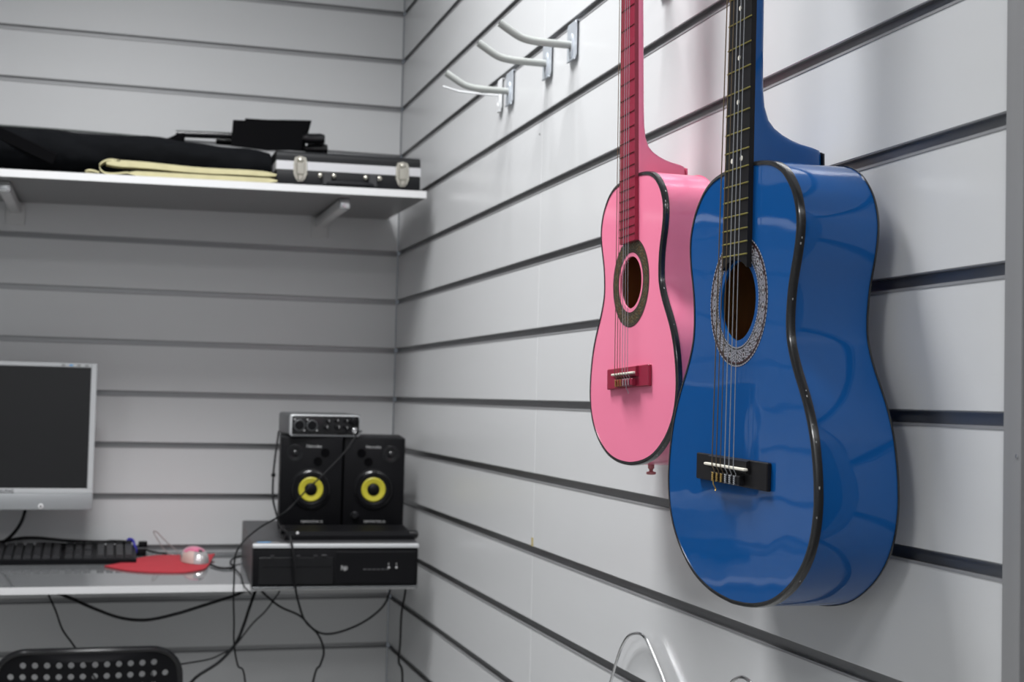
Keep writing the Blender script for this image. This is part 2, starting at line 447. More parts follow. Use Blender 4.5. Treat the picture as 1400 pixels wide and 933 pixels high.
    nk = obj('neck', bm, colour, G, smooth=50)
    bm = new(); cw = bw(0)*0.31
    prism(bm, [(-cw, 0.0), (cw, 0.0), (cw*0.95, 0.036*L), (cw*0.6, 0.0410*L), (-cw*0.6, 0.0410*L), (-cw*0.95, 0.036*L)], 0.0014, lambda u, v, w_: (u, -depth*0.985-w_, v))
    obj('heel_cap', bm, 'binding' if colour == 'blue' else colour, G, smooth=0)
    # fretboard
    th = 0.0047; zb = -board_end*L
    poly = [(-wn/2, nut), (wn/2, nut), (we/2, zb)]
    if colour == 'blue':
        for q in range(9):
            a = math.radians(52)+math.radians(76)*q/8
            poly.append((math.cos(a)*hr*1.05*we/2/(hr*1.05*math.cos(math.radians(52))), min(hz+hr*1.02*math.sin(a)+0.002, zb+0.03)))
    poly.append((-we/2, zb))
    if colour == 'blue':
        poly = [(-wn/2, nut), (wn/2, nut), (we/2, zb)]+[(we/2*(1-2*q/8), zb+0.0085*math.sin(PI*q/8)) for q in range(1, 8)]+[(-we/2, zb)]
    bm = prism(new(), poly, th, lambda u, v, w_: (u, w_, v))
    fbd = obj('fretboard', bm, board_mat, G, smooth=0)
    fm = None
    for i in range(1, 22):
        z = sad+sl*2**(-i/12)
        if z < zb+0.006*(L/0.38): break
        wf = bw(z)/2
        obj('fret', tube(new(), [(-wf, th+0.0002, z), (wf, th+0.0002, z)], 0.00075 if colour == 'blue' else 0.0006, 6), fret_mat, fbd)
    for i, x in dots:
        z = sad+sl*(2**(-i/12)+2**(-(i-1)/12))/2
        obj('position_dot', lathe(new(), [(0.0024, 0), (0.0022, 0.0004)], 16, Matrix.Translation((x, th, z)) @ Matrix.Rotation(-PI/2, 4, 'X')), 'bone', fbd)
    # nut
    obj('nut', bx(-wn/2, wn/2, 0, th+0.004, nut, nut+0.004, 0.0005), 'bone', G)
    # bridge: base with raised saddle rail and tie block
    bwid = 0.188*L if colour == 'blue' else 0.178*L; bh = 0.031*L if colour == 'blue' else 0.036*L
    bz = sad-0.010*L
    B = thing('bridge', None, None); B.parent = G; B.location = (0, 0, bz)
    bm = new(); mats = board_mat if colour == 'pink' else 'black_wood'
    box(bm, -bwid, bwid, 0, 0.0042, -bh, bh, 0.0008)
    obj('bridge_base', bm, mats, B)
    ridge = 0.55*bwid
    bm = new()
    prism(bm, [(bh*0.98, 0.0042), (bh*0.9, 0.0075), (bh*0.05, 0.0075), (-bh*0.05, 0.0042)], 2*ridge, lambda u, v, w_: (w_-ridge, v, u))
    obj('saddle_block', bm, mats, B, smooth=0)
    tbw = 0.078*L; sdw = 0.108 if colour == 'blue' else 0.094
    bm = bx(-tbw, tbw, 0.004, 0.0095, -bh*0.86, -bh*0.18, 0.0008)
    obj('tie_block', bm, mats, B)
    obj('saddle', bx(-sdw*L, sdw*L, 0.0065, 0.0108, bh*0.22, bh*0.22+0.0024, 0.0009, seg=2), 'bone', B)
    sz = bz+bh*0.22+0.0012; sy = 0.0112
    # strings
    for i in range(6):
        k = i-2.5
        xs = -k*string_gap; xn = -k*string_gap*0.70       # local +x is the viewer's left: bass first
        bass = i >= 3
        k = -(i-2.5); xs = -k*string_gap; xn = xs*0.78
        rad = (0.00036, 0.00040, 0.00044, 0.00040, 0.00046, 0.00052)[i]
        if L < 0.35: rad *= 0.8
        bm = tube(new(), [(xn*0.9, -0.001, nut+0.035), (xn, th+0.0042, nut+0.002), (xs, sy, sz), (xs-0.001, 0.0088, bz-bh*0.15), (xs-0.0005, 0.0100, bz-bh*0.3), (xs, 0.0102, bz-bh*0.84), (xs, 0.006, bz-bh*0.9)], rad, 6)
        st = obj('string', bm, ('bronze' if bass else 'nylon'), G)
        # knotted end wound on the tie block
        pts = []
        for q in range(22):
            a = q*1.25; f = q/21
            pts.append((xs-0.0012+0.0011*math.cos(a), 0.0107+0.0006*math.sin(a), bz-bh*0.22-(bh*0.62)*f))
        kn = tube(new(), pts, rad*1.1, 5)
        obj('tied_knot', kn, 'gold' if bass else 'nylon', st)
        if i == 5 and colour == 'blue' or i == 1 and colour == 'pink':
            obj('string_tail', tube(new(), [(xs-.001, 0.010, bz-bh*0.8), (xs+0.001, 0.009, bz-bh*1.1), (xs-0.0005, 0.007, bz-bh*1.5), (xs-0.0015, 0.008, bz-bh*1.6)], rad*1.3, 5), 'gold' if bass else 'nylon', st)
    # headstock with slots and tuners (just above the frame)
    H = thing('headstock', None, None); H.parent = G; H.location = (0, 0, nut+0.002); H.rotation_euler = (math.radians(12), 0, 0)
    hw = wn/2*1.35; hl = 0.36*L
    bm = new()
    for x0, x1 in ((-hw, -hw*0.62), (-hw*0.24, hw*0.24), (hw*0.62, hw)): box(bm, x0, x1, -0.013, 0, 0.02, hl*0.86)
    box(bm, -hw, hw, -0.013, 0, hl*0.86, hl, 0.002); 
    prism(bm, [(-wn/2, 0), (wn/2, 0), (hw, 0.02), (-hw, 0.02)], 0.013, lambda u, v, w_: (u, -w_, v))
    obj('head_plate', bm, colour, H, smooth=0)
    for sx_ in (-1, 1):
        for q in range(3):
            z = 0.034+q*(hl*0.86-0.045)/2.4
            tn = new(); tube(tn, [(sx_*hw*0.3, -0.0065, z), (sx_*hw*1.25, -0.0065, z)], 0.002, 8)
            box(tn, min(sx_*hw*1.22, sx_*hw*1.55), max(sx_*hw*1.22, sx_*hw*1.55), -0.0085, -0.0045, z-0.006, z+0.006, 0.0015)
            obj('tuner', tn, 'steel', H)
    # end peg at the bottom
    peg = [(0.0058, 0), (0.0058, 0.0018), (0.0048, 0.0030), (0.0020, 0.0034)] if colour == 'blue' else [(0.0035, 0), (0.0035, 0.0035), (0.0022, 0.0042), (0.0022, 0.0068), (0.0052, 0.0075), (0.0052, 0.0098), (0.0030, 0.0105)]
    bm = lathe(new(), peg, 16, Matrix.Translation((0, -depth*(0.25 if colour == 'blue' else 0.40), -L)) @ Matrix.Rotation(PI, 4, 'X'))
    obj('end_peg', bm, end_peg, G)
    return G, nut

def pal_blue(i, j, NA, NR):
    W_ = (0.62, 0.62, 0.66); D = (0.02, 0.02, 0.025); R = (0.22, 0.05, 0.07); g = (0.30, 0.29, 0.31)
    if j in (0, 13): return W_ if i % 3 else D
    if j in (1, 12): return (0.05, 0.05, 0.06)
    if j in (2, 11): return (0.50, 0.50, 0.53) if j == 2 else R
    c = i % 12; d = abs(c-5.5)*0.8+abs(j-6.5)
    if d < 1.6: return R
    if d < 2.9: return (0.60, 0.60, 0.62)
    if d < 4.0: return (0.07, 0.07, 0.08)
    return (0.62, 0.62, 0.66) if (i//2+j) % 2 == 0 else g
def pal_pink(i, j, NA, NR):
    D = (0.04, 0.03, 0.02); g = (0.34, 0.26, 0.10); o = (0.42, 0.38, 0.26)
    if j in (0, 13): return D
    if j in (1, 12): return (0.30, 0.26, 0.18)
    if j in (2, 11): return (0.10, 0.045, 0.04)
    c = i % 12; d = abs(c-5.5)*0.8+abs(j-6.5)
    if d < 1.7: return (0.16, 0.03, 0.02)
    if d < 3.0: return g
    if d < 4.0: return D
    return o if (i//3+j//2) % 2 == 0 else (0.10, 0.11, 0.06)
BL = 0.3836
blue_dots = [(5, 0), (7, 0), (9, 0), (12, -0.0095), (12, 0.0095)]
gb, nutb = guitar('acoustic_guitar', 'blue glossy acoustic guitar with black binding and black fretboard hanging on the slatted wall', BL, 1.0, 0.073,
       'blue', 'black_wood', 'brass', None, (-0.095, -1.992, 0.2173), (0, -0.018, PI/2), 0.311, 0.238, blue_dots, pal_blue, 0.0088, 'brass')
PL = 0.3156
gp, nutp = guitar('acoustic_guitar', 'smaller pink acoustic guitar with crimson fretboard and bridge hanging left of the blue one', PL, 0.965, 0.062,
       'pink', 'crimson', 'red_fret', None, (-0.080, -1.6815, 0.2545), (0, 0.040, PI/2+math.radians(2.5)), 0.371, 0.232, [], pal_pink, 0.0070, 'peg')

# ------------------------------------------------------------------ hooks
def hook_plate(parent, m='steel', w_=0.020, zt=0.0, zb=-0.055):
    b = new()
    prism(b, [(-w_, zt-0.004), (-w_+0.004, zt), (w_-0.004, zt), (w_, zt-0.004), (w_, zb+0.006), (w_-0.006, zb), (-w_+0.006, zb), (-w_, zb+0.006)], 0.0014, lambda u, v, q: (-0.0035-q, u, v))
    box(b, -0.004, 0.006, -w_, w_, zt-0.001, zt+0.0010)      # lip entering the groove
    box(b, 0.0050, 0.0065, -w_, w_, zt-0.001, zt+0.005)
    tube(b, [(-0.0055, -w_+0.004, zb+0.001), (-0.0055, w_-0.004, zb+0.001)], 0.0016, 6)
    o = obj('hook_plate', b, m, parent, smooth=30)
    r = lathe(new(), [(0.0150, 0), (0.0150, 0.001), (0.0125, 0.0022), (0.0085, 0.0022), (0.0075, 0.001)], 20, Matrix.Translation((-0.0048, 0, zt-0.034)) @ Matrix.Rotation(-PI/2, 4, 'Y') @ Matrix.Scale(0.62, 4, (0, 1, 0)) @ Matrix.Scale(1.25, 4, (1, 0, 0)))
    obj('embossed_ring', r, m, o)
    return o
GZ = 5*P+0.0
def prong_hook(label, y, loc_z=GZ, thick=0.0056, sleeve='grey_rubber', white=False, tip=0.022, length=0.112, zz=-0.032):
    t = thing('display_hook', label, 'hook', (0, y, loc_z-0.004), group=None)
    hook_plate(t, 'white_coat' if white else 'steel', 0.0125 if white else 0.020)
    pts = [(-0.004, 0, zz), (-length*0.35, 0, zz), (-length*0.55, 0, zz+0.0006), (-length*0.70, 0, zz+tip*0.16), (-length*0.82, 0, zz+tip*0.45), (-length, 0, zz+tip)]
    b = tube(new(), smooth_path(pts, 5), thick, 14)
    obj('prong', b, sleeve, t)
    if not white:
        e = Vector(pts[-1]); d = (Vector(pts[-1])-Vector(pts[-2])).normalized()
        obj('steel_tip', tube(new(), [e-d*0.001, e+d*0.0006], thick*0.5, 10), 'black', t)
    return t
prong_hook('grey sleeved hook on steel plate, nearest of the three beside the pink guitar', -1.235)
prong_hook('grey sleeved hook on steel plate standing on the panel seam, middle of three', -1.117)
prong_hook('grey sleeved hook on steel plate, farthest of three beside the thin white hook', -0.912)
prong_hook('thin white wire hook with white plate, at the far end of the hook row', -0.853, thick=0.0016, sleeve='white_coat', white=True, tip=0.0075, length=0.103, zz=-0.027)
prong_hook('steel plated hook just above the frame between the two guitar necks', -1.578, loc_z=GZ+0.002)
def fork_hook(label, y, z, reach, half):
    t = thing('guitar_hanger', label, 'hook', (0, y, z))
    hook_plate(t)
    b = new(); zz = -0.034
    tube(b, [(-0.004, 0, zz), (-reach+0.02, 0, zz)], 0.004, 10)
    for s in (-1, 1):
        tube(b, smooth_path([(-reach+0.022, 0, zz), (-reach+0.012, s*half*0.6, zz), (-reach, s*half, zz), (-reach-0.035, s*half, zz), (-reach-0.045, s*half, zz+0.008)], 4), 0.0045, 10)
    obj('fork', b, 'grey_rubber', t)
    return t
fork_hook('steel hanger holding the blue guitar by its neck', -1.985, 6*P-0.01, 0.085, 0.030)
fork_hook('steel hanger holding the pink guitar by its neck', -1.672, 5*P-0.004, 0.075, 0.025)
# chrome wire loops at the bottom edge
def wire_loop(label, pts, feet):
    t = thing('wire_loop_holder', label, 'holder', (0, 0, 0))
    obj('wire', tube(new(), smooth_path(pts, 6), 0.0019, 10), 'chrome', t)
    b = new(); y0, y1, z = feet
    box(b, -0.005, -0.0035, y0, y1, z-0.05, z)
    box(b, -0.004, 0.006, y0, y1, z-0.0015, z+0.0005)
    obj('mounting_plate', b, 'bracket', t, smooth=0)
wire_loop('tall chrome wire loop leaning on the slatted wall below the pink guitar',
    [(-0.006, -1.415, -0.475), (-0.020, -1.430, -0.42), (-0.012, -1.467, -0.341), (-0.010, -1.481, -0.313), (-0.010, -1.498, -0.292), (-0.010, -1.521, -0.275), (-0.010, -1.550, -0.267), (-0.010, -1.571, -0.2675), (-0.010, -1.585, -0.274), (-0.010, -1.606, -0.288), (-0.010, -1.634, -0.308), (-0.012, -1.680, -0.345), (-0.020, -1.700, -0.42), (-0.006, -1.705, -0.475)], (-1.715, -1.405, -0.44))
wire_loop('chrome wire loop below the blue guitar, only its top showing',
    [(-0.006, -1.745, -0.475), (-0.020, -1.748, -0.42), (-0.012, -1.765, -0.34), (-0.010, -1.785, -0.297), (-0.010, -1.809, -0.274), (-0.010, -1.821, -0.267), (-0.010, -1.834, -0.263), (-0.010, -1.846, -0.263), (-0.010, -1.857, -0.266), (-0.010, -1.880, -0.280), (-0.012, -1.93, -0.32), (-0.020, -1.965, -0.42), (-0.006, -1.97, -0.475)], (-1.98, -1.735, -0.44))

# ------------------------------------------------------------------ upper shelf
def shelf_z(x, y): return 0.4165+0.012*(x+0.4)+0.012*y
sh = thing('wall_shelf', 'white upper wall shelf carrying the black bag and hard case', 'shelf', (-0.4, 0, 0.4165), (0.012, -0.012, 0))
b = new(); box(b, -1.2, 0.372, -0.405, -0.001, -0.0135, 0, mi=0)
for f in b.faces:
    if f.normal.z < -0.5 or f.calc_center_median().z < -0.013: f.material_index = 1
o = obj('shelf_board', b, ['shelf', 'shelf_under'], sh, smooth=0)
obj('edge_band', bx(-1.2, 0.3725, -0.4063, -0.405, -0.0138, 0.0003), 'shelf_edge', sh, smooth=0)
def bracket(label, x, z, reach, h=0.020, w_=0.010, plate=True):
    t = thing('shelf_bracket', label, 'bracket', (x, 0, z))
    obj('arm', bx(-w_, w_, -reach, -0.002, -h, 0, 0.002, 2), 'bracket', t)
    cap = new(); box(cap, -w_-0.001, w_+0.001, -reach-0.006, -reach, -h-0.001, 0.001, 0.004, 3)
    obj('end_cap', cap, 'chrome', t)
    if plate: obj('wall_plate', bx(-0.019, 0.019, -0.004, 0.0, -0.044, 0.001, 0.001), 'bracket', t)
    return t
bracket('grey shelf bracket with chrome cap under the right part of the upper shelf', -0.180, 0.4005, 0.34)
bracket('grey shelf bracket with chrome cap under the left part of the upper shelf', -0.822, 0.3935, 0.34)

# ------------------------------------------------------------------ hard case
M['strap_black'] = mat('worn_black_strap', (0.028, 0.028, 0.030), 0.6)
def rounded_profile(y0, y1, z0, z1, r, seg=5):
    pts = []
    for cx_, cz_, a0 in ((y1-r, z1-r, 0), (y0+r, z1-r, 90)):
        for q in range(seg+1):
            a = math.radians(a0+90*q/seg); pts.append((cx_+r*math.cos(a), cz_+r*math.sin(a)))
    pts += [(y0, z0), (y1, z0)]
    return pts
hc = thing('hard_case', 'black hard instrument case with an aluminium band and two latches on the upper shelf', 'case', (-0.322, -0.385, shelf_z(-0.18, -0.385)+0.0008), (0.012, -0.012, 0))
CW, CD, CH = 0.286, 0.27, 0.0665
lid = new(); prism(lid, rounded_profile(0.0, CD, 0.046, CH, 0.012), CW, lambda u, v, w_: (w_, u, v))
obj('lid', lid, 'black_vinyl', hc)
obj('body', bx(0, CW, 0, CD, 0.0, 0.0285, 0.002, 2), 'black_vinyl', hc)
obj('metal_band', bx(-0.0008, CW+0.0008, -0.0012, CD, 0.0285, 0.0460, 0.0006), 'alu_band', hc, smooth=0)
def latch(x):
    L_ = thing('latch', None, None); L_.parent = hc; L_.location = (x, -0.001, 0)
    pl = [(-0.0105, 0.046), (-0.0085, 0.0535), (0, 0.0565), (0.0085, 0.0535), (0.0105, 0.046), (0.0110, 0.022), (0.0075, 0.012), (0.004, 0.0065), (-0.004, 0.0065), (-0.0075, 0.012), (-0.0110, 0.022)]
    L_.scale = (1.22, 1.0, 1.0)
    obj('latch_plate', prism(new(), pl, 0.0022, lambda u, v, w_: (u, -w_, v)), 'bone_metal', L_)
    obj('latch_lever', bx(-0.0062, 0.0062, -0.006, -0.002, 0.020, 0.044, 0.0012), 'bone_metal', L_)
    obj('latch_dome', lathe(new(), [(0.0055, 0), (0.0050, 0.0025), (0.003, 0.0045), (0.001, 0.005)], 16, at(0, -0.0022, 0.048)), 'bone_metal', L_)
    obj('latch_tongue', bx(-0.0045, 0.0045, -0.0055, -0.002, 0.0085, 0.0200, 0.0015), 'bone_metal', L_)
M['bone_metal'] = mat('nickel_latch', (0.50, 0.48, 0.42), 0.25, metal=0.8)
latch(0.046); latch(0.2490)
hd = thing('handle', None, None); hd.parent = hc
for x in (0.0855, 0.1115, 0.1755, 0.2030):
    obj('handle_stud', lathe(new(), [(0.0052, 0), (0.0050, 0.002), (0.003, 0.0040), (0.0008, 0.0046)], 16, at(x, -0.0012, 0.0205)), 'bone_metal', hd)
for x in (0.0985, 0.1895):
    obj('handle_strap', bx(x-0.0085, x+0.0085, -0.009, -0.001, 0.0012, 0.027, 0.002), 'strap_black', hd)
obj('grip', tube(new(), smooth_path([(0.0985, -0.005, 0.004), (0.108, -0.010, 0.0055), (0.144, -0.011, 0.0055), (0.180, -0.010, 0.0055), (0.1895, -0.005, 0.004)], 4), 0.0042, 10), 'black_vinyl', hd)

# ------------------------------------------------------------------ gig bag
def loft_bag():
    bm = new(); rings = []; N = 28
    xs = [-1.28+i*(0.9525)/40 for i in range(41)]
    for i, x in enumerate(xs):
        f = (x+1.28)/0.955
        zt = 0.516 if x < -0.55 else 0.516-(x+0.55)*0.060
        zt += 0.0015*math.sin(x*31)+0.001*math.sin(x*67+1)
        z0 = shelf_z(x, -0.2)+0.006; h = zt-z0
        e = 1.0
        if i > 37: e = [1, 1, 0.985, 0.95][i-37]
        if i < 3: e = [0.4, 0.8, 0.95][i]
        yc, hy = -0.192, 0.155+0.005*math.sin(x*20)
        ring = []
        for q in range(N):
            a = 2*PI*q/N; c, s = math.cos(a), math.sin(a)
            yy = math.copysign(abs(c)**0.75, c)*hy*(0.6+0.4*e)
            zz = math.copysign(abs(s)**0.62, s)*h/2*e
            zz *= 1+0.02*math.sin(7*a+x*25)
            # top falls away from the back ridge towards the front edge
            if s > 0: zz *= 1-0.20*max(0, -c)
            ring.append(bm.verts.new((x, yc+yy, z0+h/2*e*0.97+zz)))
        rings.append(ring)
    for i in range(len(rings)-1):
        for q in range(N): bm.faces.new((rings[i][q], rings[i][(q+1) % N], rings[i+1][(q+1) % N], rings[i+1][q]))
    bm.faces.new(rings[0][::-1]); bm.faces.new(rings[-1])
    return bm
bag = thing('gig_bag', 'long black nylon instrument bag lying on the upper shelf left of the hard case', 'bag', (0, 0, 0))
obj('bag_body', loft_bag(), 'nylon_bag', bag, smooth=60)
obj('zip', tube(new(), smooth_path([(-1.25, -0.20, 0.520), (-1.0, -0.21, 0.5195), (-0.80, -0.22, 0.5195), (-0.62, -0.22, 0.5185), (-0.50, -0.22, 0.515)], 6), 0.0022, 6), 'zip', bag)
b = new(); box(b, -0.062, 0.062, -0.003, 0.003, -0.012, 0.012, 0.002)
obj('carry_strap', b, 'cloth', bag, loc=(-0.790, -0.348, 0.463), rot=(0.0, 0.40, 0))

# ------------------------------------------------------------------ cream strap
def strap_mesh():
    bm = new()
    def sheet(path, y0, y1, droop):
        """path in x/z with thickness, extruded from front (y0) to back (y1)"""
        NYs = 6; grid = []
        for (x, z, th) in path:
            row = []
            for j in range(NYs+1):
                y = y0+(y1-y0)*j/NYs; dz = -droop*(1-j/NYs)**2*(0.8+0.2*math.sin(x*60))
                row.append((bm.verts.new((x, y, z+dz+th/2)), bm.verts.new((x, y, z+dz*1.0-th/2))))
            grid.append(row)
        for i in range(len(grid)-1):
            for j in range(NYs):
                a, b_, c, d = grid[i][j], grid[i+1][j], grid[i+1][j+1], grid[i][j+1]
                bm.faces.new((a[0], b_[0], c[0], d[0])); bm.faces.new((d[1], c[1], b_[1], a[1]))
            for j in (0, NYs): bm.faces.new((grid[i][j][0], grid[i+1][j][0], grid[i+1][j][1], grid[i][j][1]))
        for i in (0, len(grid)-1):
            for j in range(NYs): bm.faces.new((grid[i][j][0], grid[i][j][1], grid[i][j+1][1], grid[i][j+1][0]))
    up = []
    for i in range(25):
        f = i/24; x = -0.640+f*0.316
        th = 0.0125*(1-0.25*f)*(0.35 if i in (0, 24) else 0.8 if i in (1, 23) else 1)
        up.append((x, shelf_z(x, -0.40)+0.0225-0.006*f+0.0012*math.sin(f*9), th))
    sheet(up, -0.402, -0.374, 0.000)
    lo = []
    for i in range(20):
        f = i/19; x = -0.600+f*0.278
        lo.append((x, shelf_z(x, -0.40)+0.0052, 0.0088*(0.3 if i in (0, 19) else 1)))
    sheet(lo, -0.404, -0.374, 0)
    return bm
cs = thing('fabric_strap', 'folded cream cotton strap lying at the front edge of the upper shelf', 'strap', (0, 0, 0))
obj('folded_band', strap_mesh(), 'cream', cs, smooth=60)
pts = [(-0.600, 0.0065), (-0.625, 0.003), (-0.642, 0.0035), (-0.650, 0.010), (-0.652, 0.018), (-0.644, 0.0255), (-0.632, 0.029), (-0.615, 0.0275)]
bm = new(); path = smooth_path([(x, 0, shelf_z(x, -0.4)+z) for x, z in pts], 4); rr = []
for p in path:
    rr.append([bm.verts.new((p.x, y, p.z+s)) for y, s in ((-0.402, -0.0016), (-0.402, 0.0016), (-0.372, 0.0016), (-0.372, -0.0016))])
for i in range(len(rr)-1):
    for q in range(4): bm.faces.new((rr[i][q], rr[i][(q+1) % 4], rr[i+1][(q+1) % 4], rr[i+1][q]))
bm.faces.new(rr[0]); bm.faces.new(rr[-1][::-1])
obj('rolled_end', bm, 'cream', cs, smooth=60)
obj('loop_tip', tube(new(), smooth_path([(-0.652, -0.395, shelf_z(-0.65, -0.4)+0.004), (-0.668, -0.397, shelf_z(-0.65, -0.4)+0.007), (-0.676, -0.395, shelf_z(-0.65, -0.4)+0.004), (-0.660, -0.393, shelf_z(-0.65, -0.4)+0.0022)], 4), 0.0022, 6), 'cream', cs)

# ------------------------------------------------------------------ folded stand
st = thing('folding_stand', 'folded black stand with two cloth flaps lying on the bag and case', 'stand', (0, 0, 0))
obj('shaft', tube(new(), [(-0.51, -0.27, 0.5190), (-0.215, -0.27, 0.5300)], 0.0070, 12), 'black_gloss', st)
obj('shaft', tube(new(), [(-0.43, -0.25, 0.5145), (-0.208, -0.25, 0.5125)], 0.0075, 12), 'black_gloss', st)
obj('end_knob', tube(new(), [(-0.252, -0.27, 0.5285), (-0.222, -0.27, 0.5300), (-0.214, -0.27, 0.5303)], [0.0105, 0.0115, 0.009], 14), 'black_gloss', st)
obj('end_knob', tube(new(), [(-0.250, -0.25, 0.5115), (-0.214, -0.25, 0.5130), (-0.205, -0.25, 0.5133)], [0.0100, 0.0120, 0.0095], 14), 'black_gloss', st)
obj('clip', lathe(new(), [(0.003, 0), (0.002, 0.002)], 10, at(-0.252, -0.282, 0.514)), 'chrome', st)
obj('strap_end', prism(new(), [(-0.530, 0.504), (-0.512, 0.514), (-0.493, 0.5195), (-0.493, 0.505)], 0.02, lambda u, v, w_: (u, -0.285+w_, v)), 'cloth', st, smooth=0)
def flap(poly, y, th):
    bm = new(); pts = poly
    prism(bm, pts, th, lambda u, v, w_: (u+0.002*math.sin(v*60), y+w_+(v-0.5)*0.25, v))
    return bm
obj('cloth_flap', flap([(-0.402, 0.498), (-0.402, 0.5525), (-0.39, 0.5530), (-0.33, 0.5545), (-0.262, 0.5560), (-0.262, 0.50), (-0.33, 0.494)], -0.300, 0.006), 'cloth', st, smooth=0)
obj('cloth_flap', flap([(-0.372, 0.505), (-0.374, 0.5655), (-0.33, 0.5660), (-0.29, 0.5690), (-0.238, 0.5720), (-0.250, 0.52), (-0.256, 0.505)], -0.262, 0.006), 'cloth', st, smooth=0)

# ------------------------------------------------------------------ desk shelf
DT = 0.035
def desk_z(y): return -0.3385+DT*y
dk = thing('desk_shelf', 'white glossy desk shelf fixed to the back wall under the monitor', 'desk', (0, 0, -0.3385), (DT, 0, 0))
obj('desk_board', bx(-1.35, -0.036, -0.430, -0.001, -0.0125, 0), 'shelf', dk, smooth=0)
obj('edge_band', bx(-1.35, -0.036, -0.4313, -0.430, -0.0128, 0.0003), 'shelf_edge', dk, smooth=0)
bracket('small grey bracket under the right end of the desk shelf', -0.17, -0.3520, 0.20, 0.010, 0.008, False)
bracket('small grey bracket under the left part of the desk shelf', -0.98, -0.3520, 0.20, 0.010, 0.008, False)

# ------------------------------------------------------------------ desktop computer
pc = thing('desktop_computer', 'black and dark grey slim desktop computer lying flat on the desk shelf', 'computer', (-0.3555, -0.485, desk_z(-0.485)+0.001), (DT, 0, -0.035))
PW, PD, PH = 0.3115, 0.345, 0.0835
obj('case', bx(0, PW, 0.012, PD, 0.0, PH, 0.0015), 'dark_grey', pc, smooth=0)
obj('front_panel', bx(0.001, PW-0.001, 0.0, 0.012, 0.002, PH-0.011, 0.0025, 2), 'black', pc)
obj('top_trim', bx(0, PW, -0.001, 0.013, PH-0.0085, PH-0.0015, 0.001), 'silver', pc, smooth=0)
obj('bottom_trim', bx(0.001, PW, -0.0005, 0.010, 0.0, 0.003, 0.0008), 'mid_grey', pc, smooth=0)
obj('drive_bay', bx(0.012, 0.150, -0.0012, 0.001, 0.008, 0.058, 0.0008), 'black_gloss', pc)
obj('drive_slot', bx(0.018, 0.146, -0.0018, -0.001, 0.040, 0.0410), 'black', pc, smooth=0)
obj('eject_button', bx(0.127, 0.136, -0.0022, -0.001, 0.060, 0.063, 0.0005), 'dark_grey', pc)
obj('port_panel', bx(0.155, 0.304, -0.0012, 0.001, 0.008, 0.068, 0.0008), 'black', pc)
for k in range(6): obj('usb_port', bx(0.206+k*0.0085, 0.2125+k*0.0085, -0.0020, -0.001, 0.0335, 0.0360, 0.0003), 'dark_grey', pc, smooth=0)
for x in (0.2545, 0.2690): obj('audio_port', lathe(new(), [(0.0022, 0), (0.0022, 0.0012), (0.0010, 0.0013)], 12, at(x, -0.001, 0.0385)), 'print', pc)
for x in (0.254, 0.269): obj('port_icon', bx(x-0.001, x+0.001, -0.0016, -0.001, 0.0430, 0.0470), 'grey_mark', pc, smooth=0)
lg = new(); box(lg, 0.1628, 0.1775, -0.0018, -0.001, 0.0330, 0.0425, 0.0012, 2)
lgo = obj('badge', lg, 'dark_grey', pc)
text_obj('badge_lettering', 'hp', 0.0120, 'print', lgo, (0.1702, -0.0020, 0.0382))
for x in (0.036, 0.084, 0.116, 0.133): obj('panel_mark', bx(x-0.0035, x+0.0035, -0.0016, -0.001, 0.0600, 0.0625), 'dark_grey', pc, smooth=0)
stk = obj('sticker', bx(0.009, 0.034, 0.014, 0.022, PH, PH+0.0004), 'print_blue', pc, smooth=0)
obj('sticker', bx(0.036, 0.050, 0.014, 0.020, PH, PH+0.0004), 'grey_mark', pc, smooth=0)
PCZ = desk_z(-0.485)+0.001+PH        # top at the front edge
def pc_top(y): return PCZ+DT*(y+0.485)

